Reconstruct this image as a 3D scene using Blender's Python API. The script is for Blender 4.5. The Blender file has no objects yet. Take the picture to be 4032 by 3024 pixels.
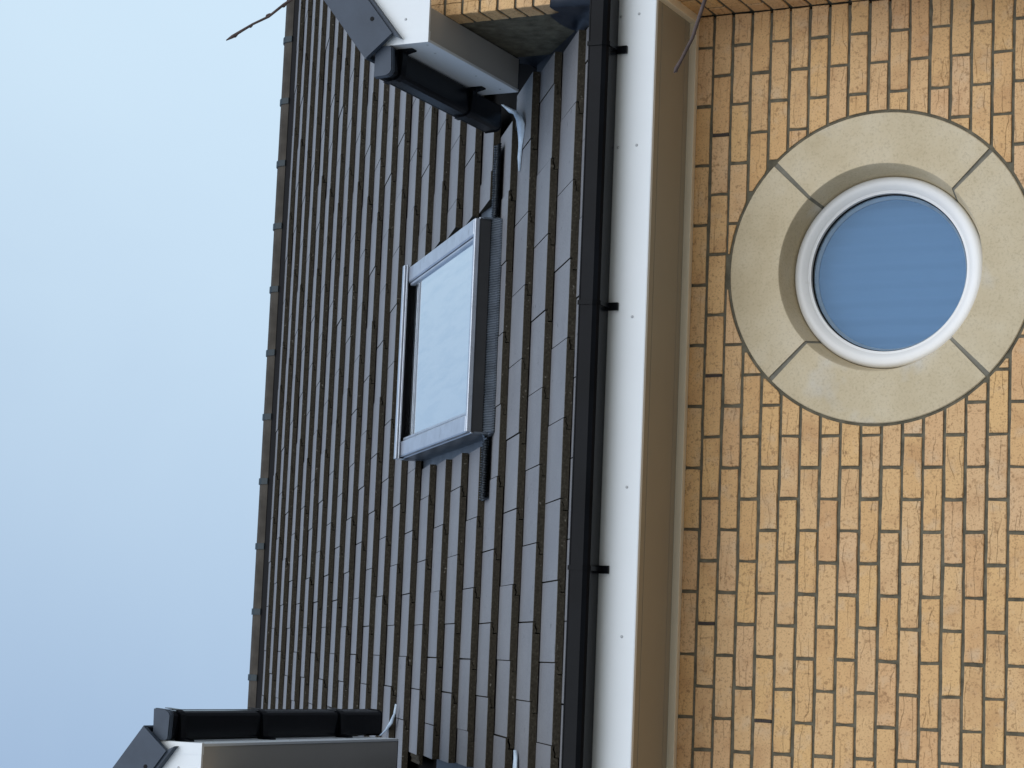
import bpy, math, random
from mathutils import Vector, Matrix
R_ = math.radians
random.seed(7)
scene = bpy.context.scene
H = 4.76                       # height of the eaves datum above the ground

# ------------------------------------------------------------------ camera
CAM = Vector((-2.30183, -7.43124, -3.00022 + H))
YAW, PITCH, ROLL, FPX = 0.140315, 0.46305, -0.021707, 8650.5
fw = Vector((math.sin(YAW)*math.cos(PITCH), math.cos(YAW)*math.cos(PITCH), math.sin(PITCH)))
rt0 = Vector((math.cos(YAW), -math.sin(YAW), 0))
up0 = rt0.cross(fw)
rt = rt0*math.cos(ROLL) + up0*math.sin(ROLL)
up = up0*math.cos(ROLL) - rt0*math.sin(ROLL)
cd = bpy.data.cameras.new('camera')
cam = bpy.data.objects.new('camera', cd)
scene.collection.objects.link(cam)
cx, cy, cz = -up, rt, -fw      # the phone was held sideways: up lies to the left
cam.matrix_world = Matrix(((cx.x, cy.x, cz.x, CAM.x), (cx.y, cy.y, cz.y, CAM.y), (cx.z, cy.z, cz.z, CAM.z), (0, 0, 0, 1)))
cd.sensor_fit = 'HORIZONTAL'; cd.sensor_width = 36.0
cd.lens = FPX/4032*36.0
cd.clip_start = 0.05; cd.clip_end = 3000
scene.camera = cam

# ------------------------------------------------------------------ sky, sun, exposure
world = bpy.data.worlds.new('World'); scene.world = world; world.use_nodes = True
wn, wl = world.node_tree.nodes, world.node_tree.links
wn.clear()
SUN_EL, SUN_AZ = R_(25), R_(162)          # azimuth clockwise from +Y
sky = wn.new('ShaderNodeTexSky'); sky.sky_type = 'NISHITA'; sky.sun_disc = False
sky.sun_elevation = SUN_EL; sky.sun_rotation = SUN_AZ
sky.air_density = 1.0; sky.dust_density = 0.6; sky.ozone_density = 1.0
tc = wn.new('ShaderNodeTexCoord')
no = wn.new('ShaderNodeTexNoise'); no.inputs['Scale'].default_value = 3.2; no.inputs['Detail'].default_value = 6.0
no.inputs['Roughness'].default_value = 0.5; no.inputs['Distortion'].default_value = 0.6
wl.new(tc.outputs['Generated'], no.inputs['Vector'])
dot = wn.new('ShaderNodeVectorMath'); dot.operation = 'DOT_PRODUCT'
vd = Vector((0.70, 0.62, 0.30)).normalized(); dot.inputs[1].default_value = vd
wl.new(tc.outputs['Generated'], dot.inputs[0])
rg = wn.new('ShaderNodeMapRange'); rg.interpolation_type = 'SMOOTHERSTEP'
rg.inputs['From Min'].default_value = 0.46; rg.inputs['From Max'].default_value = 1.02
rg.inputs['To Min'].default_value = 0.27; rg.inputs['To Max'].default_value = 0.98
wl.new(dot.outputs['Value'], rg.inputs['Value'])
nz = wn.new('ShaderNodeMapRange'); nz.inputs['From Min'].default_value = 0.3; nz.inputs['From Max'].default_value = 0.7
nz.inputs['To Min'].default_value = -0.035; nz.inputs['To Max'].default_value = 0.035
wl.new(no.outputs['Fac'], nz.inputs['Value'])
ad = wn.new('ShaderNodeMath'); ad.operation = 'ADD'; ad.use_clamp = True
wl.new(rg.outputs['Result'], ad.inputs[0]); wl.new(nz.outputs['Result'], ad.inputs[1])
veil = wn.new('ShaderNodeMix'); veil.data_type = 'RGBA'
SKY_K = 0.10
veil.inputs['A'].default_value = (0.80, 1.58, 3.40, 1)     # thin blue-grey overcast
veil.inputs['B'].default_value = (5.6, 6.95, 7.8, 1)     # bright white veil
wl.new(ad.outputs[0], veil.inputs['Factor'])
mx = wn.new('ShaderNodeMix'); mx.data_type = 'RGBA'; mx.inputs['Factor'].default_value = 0.82
wl.new(sky.outputs['Color'], mx.inputs['A']); wl.new(veil.outputs['Result'], mx.inputs['B'])
bg = wn.new('ShaderNodeBackground'); bg.inputs['Strength'].default_value = SKY_K
wl.new(mx.outputs['Result'], bg.inputs['Color'])
wo = wn.new('ShaderNodeOutputWorld'); wl.new(bg.outputs[0], wo.inputs['Surface'])

sl = bpy.data.lights.new('sun', 'SUN'); sl.energy = 1.5; sl.angle = R_(78); sl.color = (1.0, 0.985, 0.96)
sun = bpy.data.objects.new('sun', sl); scene.collection.objects.link(sun)
sd = Vector((math.sin(SUN_AZ)*math.cos(SUN_EL), math.cos(SUN_AZ)*math.cos(SUN_EL), math.sin(SUN_EL)))
sun.rotation_euler = sd.to_track_quat('Z', 'Y').to_euler()
sun.location = sd*40
scene.view_settings.view_transform = 'Standard'; scene.view_settings.look = 'None'
scene.view_settings.exposure = 0.57; scene.view_settings.gamma = 1.0
scene.view_settings.use_curve_mapping = False
scene.render.engine = 'CYCLES'

# ------------------------------------------------------------------ helpers
COL = scene.collection

class MB:
    """collects faces of ONE mesh"""
    def __init__(self): self.v = []; self.f = []; self.m = []; self.s = []
    def add(self, vs, fs, mi=0, smooth=False):
        o = len(self.v); self.v += [tuple(x) for x in vs]
        for f in fs: self.f.append([o+i for i in f]); self.m.append(mi); self.s.append(smooth)
    def box(self, x0, x1, y0, y1, z0, z1, T=None, mi=0):
        vs = [(x, y, z) for x in (x0, x1) for y in (y0, y1) for z in (z0, z1)]
        if T: vs = [T(*q) for q in vs]
        self.add(vs, [(0, 1, 3, 2), (4, 6, 7, 5), (0, 4, 5, 1), (2, 3, 7, 6), (0, 2, 6, 4), (1, 5, 7, 3)], mi)
    def bar(self, x0, x1, y0, y1, z0, z1, b=0.003, T=None, mi=0):
        """box with chamfered edges"""
        b = min(b, (x1-x0)*.45, (y1-y0)*.45, (z1-z0)*.45)
        P = {}
        vs = []
        for ix, x in enumerate((x0, x1)):
            for iy, y in enumerate((y0, y1)):
                for iz, z in enumerate((z0, z1)):
                    sx, sy, sz = (1-2*ix)*b, (1-2*iy)*b, (1-2*iz)*b
                    P[ix, iy, iz] = len(vs)
                    vs += [(x, y+sy, z+sz), (x+sx, y, z+sz), (x+sx, y+sy, z)]
        if T: vs = [T(*q) for q in vs]
        g = lambda a, k: P[a]+k
        fs = []
        for i in (0, 1):
            fs.append([g((i, 0, 0), 0), g((i, 0, 1), 0), g((i, 1, 1), 0), g((i, 1, 0), 0)])
            fs.append([g((0, i, 0), 1), g((0, i, 1), 1), g((1, i, 1), 1), g((1, i, 0), 1)])
            fs.append([g((0, 0, i), 2), g((0, 1, i), 2), g((1, 1, i), 2), g((1, 0, i), 2)])
        for i in (0, 1):
            for j in (0, 1):
                fs.append([g((i, j, 0), 0), g((i, j, 1), 0), g((i, j, 1), 1), g((i, j, 0), 1)])
                fs.append([g((i, 0, j), 0), g((i, 1, j), 0), g((i, 1, j), 2), g((i, 0, j), 2)])
                fs.append([g((0, i, j), 1), g((1, i, j), 1), g((1, i, j), 2), g((0, i, j), 2)])
        for a in P: fs.append([P[a], P[a]+1, P[a]+2])
        self.add(vs, fs, mi)
    def prism(self, prof, a0, a1, T, mi=0, caps=True, closed=True, smooth=False):
        """profile of 2-D points swept from a0 to a1; T(p, q, a) -> xyz"""
        n = len(prof)
        vs = [T(p, q, a0) for p, q in prof] + [T(p, q, a1) for p, q in prof]
        fs = [(i, (i+1) % n, n+(i+1) % n, n+i) for i in range(n if closed else n-1)]
        self.add(vs, fs, mi, smooth)
        if caps and closed:
            self.add([vs[i] for i in range(n)], [list(range(n))], mi)
            self.add([vs[n+i] for i in range(n)], [list(range(n))[::-1]], mi)
    def tube(self, pts, rads, n=8, mi=0):
        rings = []
        for i, p in enumerate(pts):
            p = Vector(p)
            d = (Vector(pts[min(i+1, len(pts)-1)]) - Vector(pts[max(i-1, 0)])).normalized()
            a = d.orthogonal().normalized() if abs(d.z) > .99 else d.cross(Vector((0, 0, 1))).normalized()
            b = d.cross(a)
            rings.append([tuple(p+(a*math.cos(t)+b*math.sin(t))*rads[i]) for t in [2*math.pi*k/n for k in range(n)]])
        vs = [q for r in rings for q in r]; fs = []
        for i in range(len(pts)-1):
            for k in range(n): fs.append((i*n+k, i*n+(k+1) % n, (i+1)*n+(k+1) % n, (i+1)*n+k))
        fs.append(list(range(n))[::-1]); fs.append([(len(pts)-1)*n+k for k in range(n)])
        self.add(vs, fs, mi, True)
    def mesh(self, name, mats):
        me = bpy.data.meshes.new(name)
        me.from_pydata(self.v, [], self.f)
        for m in (mats if isinstance(mats, (list, tuple)) else [mats]): me.materials.append(m)
        me.polygons.foreach_set('material_index', self.m)
        me.polygons.foreach_set('use_smooth', self.s)
        me.update()
        import bmesh
        b = bmesh.new(); b.from_mesh(me); bmesh.ops.recalc_face_normals(b, faces=b.faces); b.to_mesh(me); b.free()
        return me
    def build(self, name, mats, parent=None, label=None):
        return link(name, self.mesh(name, mats), parent, label)

def link(name, me, parent=None, label=None):
    o = bpy.data.objects.new(name, me); COL.objects.link(o)
    if parent: o.parent = parent
    if label: o['label'] = label
    return o
def empty(name, loc, parent=None, label=None):
    o = bpy.data.objects.new(name, None); COL.objects.link(o); o.location = loc; o.empty_display_size = .1
    if parent: o.parent = parent
    if label: o['label'] = label
    return o

WT = lambda x, y, z: (x, y, z+H)           # eaves-datum coordinates to world

# ------------------------------------------------------------------ materials
def newmat(name):
    m = bpy.data.materials.new(name); m.use_nodes = True
    nt = m.node_tree; b = nt.nodes['Principled BSDF']
    return m, nt, b
def N(nt, t, **kw):
    n = nt.nodes.new(t)
    for k, v in kw.items():
        if k.startswith('_'): setattr(n, k[1:], v)
        else: n.inputs[k.replace('__', ' ')].default_value = v
    return n
def ramp(nt, src, stops, interp='LINEAR'):
    r = nt.nodes.new('ShaderNodeValToRGB'); r.color_ramp.interpolation = interp
    while len(r.color_ramp.elements) < len(stops): r.color_ramp.elements.new(0.5)
    for e, (p, c) in zip(r.color_ramp.elements, stops):
        e.position = p; e.color = (c[0], c[1], c[2], 1) if isinstance(c, (tuple, list)) else (c, c, c, 1)
    nt.links.new(src, r.inputs['Fac']); return r.outputs['Color']
def mixc(nt, fac, a, b, mode='MIX'):
    m = nt.nodes.new('ShaderNodeMix'); m.data_type = 'RGBA'; m.blend_type = mode
    for s, v in (('Factor', fac), ('A', a), ('B', b)):
        if isinstance(v, (int, float)): m.inputs[s].default_value = v
        elif isinstance(v, (tuple, list)): m.inputs[s].default_value = (*v[:3], 1)
        else: nt.links.new(v, m.inputs[s])
    return m.outputs['Result']
def coords(nt, per_object=True, scale=(1, 1, 1)):
    t = nt.nodes.new('ShaderNodeTexCoord')
    mp = nt.nodes.new('ShaderNodeMapping'); mp.inputs['Scale'].default_value = scale
    nt.links.new(t.outputs['Object'], mp.inputs['Vector'])
    if per_object:
        oi = nt.nodes.new('ShaderNodeObjectInfo')
        mu = N(nt, 'ShaderNodeVectorMath', _operation='SCALE'); mu.inputs[0].default_value = (37.1, 91.7, 53.3)
        nt.links.new(oi.outputs['Random'], mu.inputs['Scale'])
        nt.links.new(mu.outputs[0], mp.inputs['Location'])
        return mp.outputs[0], oi.outputs['Random']
    return mp.outputs[0], None
def noise(nt, vec, scale, detail=4, rough=.55, dist=0.0):
    n = N(nt, 'ShaderNodeTexNoise', Scale=scale, Detail=detail, Roughness=rough, Distortion=dist)
    nt.links.new(vec, n.inputs['Vector']); return n.outputs['Fac']
def bump(nt, b, h, strength, dist=.002, prev=None):
    n = N(nt, 'ShaderNodeBump', Strength=strength, Distance=dist)
    nt.links.new(h, n.inputs['Height'])
    if prev: nt.links.new(prev, n.inputs['Normal'])
    nt.links.new(n.outputs[0], b.inputs['Normal']); return n.outputs[0]
def math_(nt, op, a, b=None, clamp=False):
    n = N(nt, 'ShaderNodeMath', _operation=op, _use_clamp=clamp)
    for i, v in enumerate((a, b)):
        if v is None: continue
        if isinstance(v, (int, float)): n.inputs[i].default_value = v
        else: nt.links.new(v, n.inputs[i])
    return n.outputs[0]

def brick_material(name):
    m, nt, b = newmat(name)
    v, rnd = coords(nt)
    base = ramp(nt, rnd, [(0, (.69, .425, .195)), (.2, (.72, .465, .225)), (.4, (.70, .455, .235)), (.55, (.73, .465, .210)),
                          (.7, (.68, .415, .205)), (.85, (.715, .470, .260)), (1, (.70, .450, .225))])
    blot = noise(nt, v, 9, 3, .5)
    c = mixc(nt, math_(nt, 'MULTIPLY', ramp(nt, blot, [(.5, 0), (.72, 1)]), .5), base, (.50, .275, .13))
    pale = noise(nt, v, 14, 3, .5)
    c = mixc(nt, math_(nt, 'MULTIPLY', ramp(nt, pale, [(.55, 0), (.75, 1)]), .5), c, (.66, .50, .33))
    # dark speckle of the fired clay
    sp = noise(nt, v, 150, 2, .6)
    c = mixc(nt, math_(nt, 'MULTIPLY', ramp(nt, sp, [(.54, 0), (.66, 1)]), .5), c, (.30, .16, .075))
    sp2 = noise(nt, v, 60, 2, .5)
    c = mixc(nt, math_(nt, 'MULTIPLY', ramp(nt, sp2, [(.61, 0), (.69, 1)]), .5), c, (.26, .14, .065))
    # long creases rolled along the face
    w = N(nt, 'ShaderNodeTexWave', _wave_type='BANDS', _bands_direction='Z', Scale=5.2, Distortion=7.0, Detail=2.0)
    w.inputs['Detail Scale'].default_value = 2.6
    mp = N(nt, 'ShaderNodeMapping'); mp.inputs['Scale'].default_value = (.42, 1, 1.5)
    nt.links.new(v, mp.inputs['Vector']); nt.links.new(mp.outputs[0], w.inputs['Vector'])
    cre = ramp(nt, w.outputs['Fac'], [(0, 1), (.03, .6), (.07, 0)])
    msk = ramp(nt, noise(nt, v, 7, 2, .5), [(.46, 0), (.58, 1)])
    cr = math_(nt, 'MULTIPLY', cre, msk)
    c = mixc(nt, math_(nt, 'MULTIPLY', cr, .05), c, (.38, .20, .09))
    nt.links.new(c, b.inputs['Base Color'])
    b.inputs['Roughness'].default_value = .85; b.inputs['Specular IOR Level'].default_value = .25
    n1 = bump(nt, b, math_(nt, 'MULTIPLY', cr, -1.0), .65, .005)
    n2 = bump(nt, b, noise(nt, v, 45, 5, .65), .5, .004, n1)
    bump(nt, b, sp, .35, .0015, n2)
    return m
def simple(name, col, rough=.5, metal=0, spec=.5, var=0.0, vscale=6, bmp=0, bscale=120, per_object=False, dirt=None):
    m, nt, b = newmat(name)
    v, _ = coords(nt, per_object)
    c = None
    if var:
        f = noise(nt, v, vscale, 4, .6)
        d = tuple(x*(1-var) for x in col); l = tuple(min(1, x*(1+var)) for x in col)
        c = ramp(nt, f, [(.3, d), (.7, l)])
    if dirt:
        f = ramp(nt, noise(nt, v, dirt[1], 5, .65), [(dirt[2], 0), (dirt[2]+.12, 1)])
        c = mixc(nt, math_(nt, 'MULTIPLY', f, dirt[3]), c if c is not None else col, dirt[0])
    if c is not None: nt.links.new(c, b.inputs['Base Color'])
    else: b.inputs['Base Color'].default_value = (*col, 1)
    b.inputs['Roughness'].default_value = rough; b.inputs['Metallic'].default_value = metal
    b.inputs['Specular IOR Level'].default_value = spec
    if bmp: bump(nt, b, noise(nt, v, bscale, 4, .6), bmp, .002)
    return m

M = {}
M['brick'] = brick_material('buff_brick')
M['mortar'] = simple('grey_mortar', (.135, .122, .088), .95, spec=.1, var=.35, vscale=22, bmp=.9, bscale=160)
M['stone'] = None
M['vinyl'] = simple('white_vinyl', (.80, .845, .87), .38, spec=.4, var=.02, vscale=3, bmp=.05, bscale=260)
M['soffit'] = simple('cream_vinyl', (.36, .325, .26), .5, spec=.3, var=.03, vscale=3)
M['trim'] = simple('pale_trim', (.88, .80, .64), .5, spec=.3, var=.02)
M['clip'] = simple('dark_ridge_clip', (.030, .042, .047), .5, spec=.3)
M['cap'] = simple('slate_grey_plastic', (.052, .070, .098), .55, spec=.35, var=.14, vscale=9, bmp=.25, bscale=300)
M['gutter'] = simple('black_plastic', (.0045, .0055, .0075), .25, spec=.09, var=.3, vscale=5)
M['lead'] = simple('dull_lead', (.020, .026, .038), .45, metal=.15, spec=.45, var=.35, vscale=4, bmp=.55, bscale=7, dirt=((.13, .155, .19), 5, .63, .5))
M['alu'] = simple('grey_aluminium', (.46, .50, .56), .32, metal=.55, spec=.5, var=.10, vscale=14, dirt=((.24, .25, .27), 16, .58, .5))
M['darkalu'] = simple('dark_aluminium', (.045, .046, .048), .5, metal=.2, spec=.3, var=.15)
M['apron'] = simple('grey_lead_apron', (.105, .125, .15), .38, metal=.3, spec=.4, var=.25, vscale=16, bmp=.4, bscale=40)
M['rubber'] = simple('black_rubber', (.007, .007, .008), .7, spec=.2)
M['blackgap'] = simple('roofing_felt', (.012, .012, .012), .95, spec=.05)
M['membrane'] = simple('pale_membrane', (.50, .60, .70), .5, spec=.3, var=.22, vscale=24)
M['rivet'] = simple('grey_nail_head', (.50, .53, .55), .4, spec=.4)
M['ring_mortar'] = simple('pale_grey_mortar', (.215, .205, .170), .95, spec=.1, var=.2, vscale=20, bmp=.6, bscale=150)
M['weep'] = simple('brown_plastic', (.055, .042, .036), .6, spec=.3)
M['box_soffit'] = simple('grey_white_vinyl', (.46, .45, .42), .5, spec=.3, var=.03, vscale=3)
M['wood'] = simple('timber', (.3, .22, .14), .8)
M['bark'] = simple('brown_bark', (.10, .075, .07), .8, spec=.2, var=.35, vscale=60, bmp=.5, bscale=250)
M['frame'] = simple('white_window_plastic', (.82, .83, .83), .28, spec=.5, var=.02, dirt=((.48, .43, .36), 12, .62, .35))
M['blind'] = simple('blue_grey_blind', (.098, .152, .240), .6, spec=.2)
M['room'] = simple('room_wall', (.35, .38, .42), .8)
M['ground'] = simple('paving', (.31, .27, .21), .9, spec=.2, var=.25, vscale=1.2, bmp=.4, bscale=30)

# limestone ring
m, nt, b = newmat('cast_stone'); v, rnd = coords(nt)
c = ramp(nt, noise(nt, v, 6, 5, .6), [(.3, (.56, .465, .305)), (.5, (.615, .52, .355)), (.72, (.66, .575, .42))])
c = mixc(nt, math_(nt, 'MULTIPLY', ramp(nt, noise(nt, v, 5, 3, .5), [(.62, 0), (.78, 1)]), .6), c, (.62, .62, .60))
c = mixc(nt, math_(nt, 'MULTIPLY', ramp(nt, noise(nt, v, 120, 4, .7), [(.50, 0), (.70, 1)]), .42), c, (.33, .27, .17))
nt.links.new(c, b.inputs['Base Color']); b.inputs['Roughness'].default_value = .9; b.inputs['Specular IOR Level'].default_value = .2
bump(nt, b, noise(nt, v, 170, 4, .6), .4, .0015); M['stone'] = m
# roof tile face and its raw broken edge
m, nt, b = newmat('concrete_tile_face'); v, rnd = coords(nt)
c = ramp(nt, rnd, [(0, (.190, .192, .203)), (.35, (.208, .208, .218)), (.7, (.198, .201, .214)), (1, (.226, .226, .234))])
c = mixc(nt, .5, c, ramp(nt, noise(nt, v, 5, 4, .6), [(.25, (.165, .166, .176)), (.75, (.245, .246, .254))]))
c = mixc(nt, math_(nt, 'MULTIPLY', ramp(nt, noise(nt, v, 210, 2, .6), [(.35, 1), (.5, 0)]), .35), c, (.05, .05, .052))
c = mixc(nt, math_(nt, 'MULTIPLY', ramp(nt, noise(nt, v, 26, 2, .5), [(.70, 0), (.76, 1)]), .6), c, (.045, .045, .045))
c = mixc(nt, math_(nt, 'MULTIPLY', ramp(nt, noise(nt, v, 40, 2, .5), [(.735, 0), (.77, 1)]), .6), c, (.30, .31, .33))
nt.links.new(c, b.inputs['Base Color']); b.inputs['Roughness'].default_value = .60; b.inputs['Specular IOR Level'].default_value = .45
bump(nt, b, noise(nt, v, 240, 3, .6), .35, .0012); M['tile'] = m
m, nt, b = newmat('concrete_tile_edge'); v, rnd = coords(nt)
c = ramp(nt, noise(nt, v, 120, 4, .65), [(.3, (.030, .026, .019)), (.55, (.054, .047, .035)), (.75, (.095, .084, .064))])
c = mixc(nt, math_(nt, 'MULTIPLY', ramp(nt, noise(nt, v, 60, 2, .5), [(.70, 0), (.76, 1)]), .6), c, (.3, .28, .24))
nt.links.new(c, b.inputs['Base Color']); b.inputs['Roughness'].default_value = .95; b.inputs['Specular IOR Level'].default_value = .1
bump(nt, b, noise(nt, v, 130, 4, .7), .9, .003); M['tile_edge'] = m
M['ridge'] = simple('concrete_ridge', (.068, .060, .050), .9, spec=.15, var=.25, vscale=9, bmp=.5, bscale=140)
# glass of the round window
def glass(name, tint, fac, rough=.01):
    m, nt, b = newmat(name); nt.nodes.remove(b)
    g = N(nt, 'ShaderNodeBsdfGlossy', Roughness=rough); g.inputs['Color'].default_value = (*tint, 1)
    t = N(nt, 'ShaderNodeBsdfTransparent'); t.inputs['Color'].default_value = (.80, .88, .92, 1)
    x = nt.nodes.new('ShaderNodeMixShader'); x.inputs[0].default_value = fac
    nt.links.new(t.outputs[0], x.inputs[1]); nt.links.new(g.outputs[0], x.inputs[2])
    nt.links.new(x.outputs[0], nt.nodes['Material Output'].inputs['Surface']); return m
M['pane'] = glass('tinted_glass', (.42, .66, 1.0), .06)
M['skypane'] = glass('coated_roof_glass', (.93, .98, 1.0), .96, .03)
_nt = M['skypane'].node_tree
_v, _ = coords(_nt, False, (9, 1.2, 1.2))
_d = ramp(_nt, noise(_nt, _v, 2.2, 5, .65), [(.45, (.98, 1.0, 1.0)), (.78, (.86, .91, .94))])
_nt.links.new(_d, [n for n in _nt.nodes if n.type == 'BSDF_GLOSSY'][0].inputs['Color'])

# ------------------------------------------------------------------ ground
g = MB(); g.add([(-1500, -1500, -.006), (1500, -1500, -.006), (1500, 1500, -.006), (-1500, 1500, -.006)], [(0, 1, 2, 3)])
go = g.build('ground', M['ground']); go['kind'] = 'structure'

# ------------------------------------------------------------------ the house
house = empty('brick_house', (0, 0, 0))
house['label'] = 'buff brick house with grey tiled roof, roof window and round stone-ringed window'
house['category'] = 'house'

CXW, CZW = -.860, -.690        # centre of the round window
R_OUT, R_IN = .560, .3715
RB = R_OUT + .011              # bricks stop here
COURSE, LEN, JT = .075, .225, .0115
WALL_X0, WALL_X1 = -5.2, .122
Y_GABLE = -.322

# wall = mortar body with a round opening; the bricks are its pieces
wall = MB()
def ringfan(mb, y, r, n=96):
    ang = [2*math.pi*k/n for k in range(n)]
    hw = .64
    outer = []
    for t in ang:
        k = hw/max(abs(math.cos(t)), abs(math.sin(t)))
        outer.append((CXW+k*math.cos(t), y, CZW+k*math.sin(t)+H))
    inner = [(CXW+r*math.cos(t), y, CZW+r*math.sin(t)+H) for t in ang]
    mb.add(outer+inner, [(i, (i+1) % n, n+(i+1) % n, n+i) for i in range(n)])
    x0, x1, z0, z1 = CXW-hw, CXW+hw, CZW-hw, CZW+hw
    for a in ((WALL_X0, x0, -H, .24), (x1, WALL_X1-.012, -H, .24), (x0, x1, -H, z0), (x0, x1, z1, .24)):
        mb.add([WT(a[0], y, a[2]), WT(a[1], y, a[2]), WT(a[1], y, a[3]), WT(a[0], y, a[3])], [(0, 1, 2, 3)])
MORT = .0050
ringfan(wall, MORT, .50)
# return wall of the gable wing and its front (mortar sheets)
wall.box(WALL_X1+MORT, 2.6, Y_GABLE+MORT, .30, -H, 1.1, WT)
# triangular heads of the two gables
TG = math.tan(R_(38.5))
def head_r(x): return 1.06+(min(x, 3.05-x)+.02)*TG
def head_l(x): u = -2.656-x; return 1.89+min(u, 3.1-u)*TG
wall.prism([(WALL_X1+MORT, 1.1), (2.6, 1.1), (2.6, head_r(2.6)), (1.525, head_r(1.525)), (WALL_X1+MORT, max(1.1, head_r(WALL_X1)))], Y_GABLE+MORT, .30, lambda p, q, a: WT(p, a, q))
wall.prism([(-2.80-MORT, .30), (-2.80-MORT, head_l(-2.805)), (-4.206, head_l(-4.206)), (-5.6, head_l(-5.6)), (-5.6, .30)], Y_GABLE+MORT, -.10, lambda p, q, a: WT(p, a, q))
wall_o = wall.build('wall', M['mortar'], house)

def outline_rect(w, h, rng, jit=.0017):
    pts = []
    n = 4
    for i in range(n): pts.append((-w/2+w*i/n, -h/2))
    pts.append((w/2, -h/2)); pts.append((w/2, 0)); pts.append((w/2, h/2))
    for i in range(1, n): pts.append((w/2-w*i/n, h/2))
    pts.append((-w/2, h/2)); pts.append((-w/2, 0))
    return [(x+rng.uniform(-jit, jit), z+rng.uniform(-jit, jit)) for x, z in pts]
def brick_mb(pts, T=lambda x, y, z: (x, y, z), mb=None, depth=.045, ch=.0028):
    """outline (x,z) counter-clockwise seen from the front; front face at y=0"""
    mb = mb or MB(); n = len(pts); ins = []
    for i in range(n):
        a, p, q = Vector(pts[i-1]), Vector(pts[i]), Vector(pts[(i+1) % n])
        d = (p-a).normalized()+(q-p).normalized()
        if d.length < 1e-6: d = Vector((1, 0))
        d.normalize(); nn = Vector((-d.y, d.x))
        ins.append(p+nn*ch)
    vs = [T(p.x, 0, p.y) for p in ins]+[T(p[0], ch*.8, p[1]) for p in pts]+[T(p[0], depth, p[1]) for p in pts]
    fs = [list(range(n))]
    for k in (0, 1):
        for i in range(n): fs.append((k*n+i, k*n+(i+1) % n, (k+1)*n+(i+1) % n, (k+1)*n+i))
    mb.add(vs, fs); return mb
cache = {}
def brick_mesh(w, h, var):
    k = (round(w, 4), round(h, 4), var)
    if k not in cache:
        rng = random.Random(hash(k) & 0xffff)
        cache[k] = brick_mb(outline_rect(w, h, rng)).mesh('brick', M['brick'])
    return cache[k]
def clip_circle(x0, x1, z0, z1, r):
    """rectangle minus the window disc -> list of outlines"""
    xm, zm = (x0+x1)/2-CXW, (z0+z1)/2-CZW
    cor = [math.hypot(x-CXW, z-CZW) for x in (x0, x1) for z in (z0, z1)]
    nx = min(max(CXW, x0), x1); nz_ = min(max(CZW, z0), z1)
    if math.hypot(nx-CXW, nz_-CZW) >= r: return None
    if max(cor) <= r: return []
    n = 14
    if abs(zm) > abs(xm)*.9 or (x0 < CXW < x1):
        cols = []
        for i in range(n+1):
            x = x0+(x1-x0)*i/n; d = r*r-(x-CXW)**2
            hh = math.sqrt(d) if d > 0 else -1
            if hh < 0: lo, hi = z0, z1
            elif zm > 0: lo, hi = max(z0, CZW+hh), z1
            else: lo, hi = z0, min(z1, CZW-hh)
            cols.append((x, lo, hi) if hi-lo > .004 else None)
        mk = lambda run: [(x, lo) for x, lo, hi in run]+[(x, hi) for x, lo, hi in reversed(run)]
    else:
        cols = []
        for i in range(n+1):
            z = z0+(z1-z0)*i/n; d = r*r-(z-CZW)**2
            hh = math.sqrt(d) if d > 0 else -1
            if hh < 0: lo, hi = x0, x1
            elif xm > 0: lo, hi = max(x0, CXW+hh), x1
            else: lo, hi = x0, min(x1, CXW-hh)
            cols.append((z, lo, hi) if hi-lo > .004 else None)
        mk = lambda run: [(hi, z) for z, lo, hi in run]+[(lo, z) for z, lo, hi in reversed(run)]
    outs, run = [], []
    for c in cols+[None]:
        if c: run.append(c)
        else:
            if len(run) > 2: outs.append(mk(run))
            run = []
    return outs
rng = random.Random(3)
rest = MB()
nb = 0
for k in range(1, 64):
    zc = -(k-1)*COURSE
    if zc-.04 < -H: break
    if k % 2: edges = [.122, .0] + [-.225*i for i in range(1, 26)]
    else: edges = [.122, .1125-.225*0 if False else .1125] ; edges = [.122] + [-.1125-.225*i for i in range(0, 25)]
    for a, bb in zip(edges[:-1], edges[1:]):
        x1 = a-(JT/2 if a < .12 else .003); x0 = bb+JT/2
        if x1-x0 < .03: continue
        hgt = COURSE-JT
        dx, dz = rng.uniform(-.0012, .0012), rng.uniform(-.0010, .0010)
        z0, z1 = zc-hgt/2, zc+hgt/2
        vis = k <= 19 and x1 > -2.75
        outs = clip_circle(x0, x1, z0, z1, RB)
        yo = rng.uniform(-.0015, .0012)
        if vis:
            if outs is None:
                o = link('brick', brick_mesh(x1-x0, hgt, rng.randrange(7)), wall_o)
                o.location = WT((x0+x1)/2+dx, yo, zc+dz); o.rotation_euler = (0, rng.uniform(-.003, .003), 0); nb += 1
            else:
                for pts in outs:
                    ax = sum(p[0] for p in pts)/len(pts); az = sum(p[1] for p in pts)/len(pts)
                    o = brick_mb([(p[0]-ax, p[1]-az) for p in pts], ch=.0016).build('brick', M['brick'], wall_o)
                    o.location = WT(ax, yo, az); nb += 1
        elif outs is None:
            brick_mb([(x0, z0), (x1, z0), (x1, z1), (x0, z1)], lambda x, y, z: WT(x, y+yo, z), rest)
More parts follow.
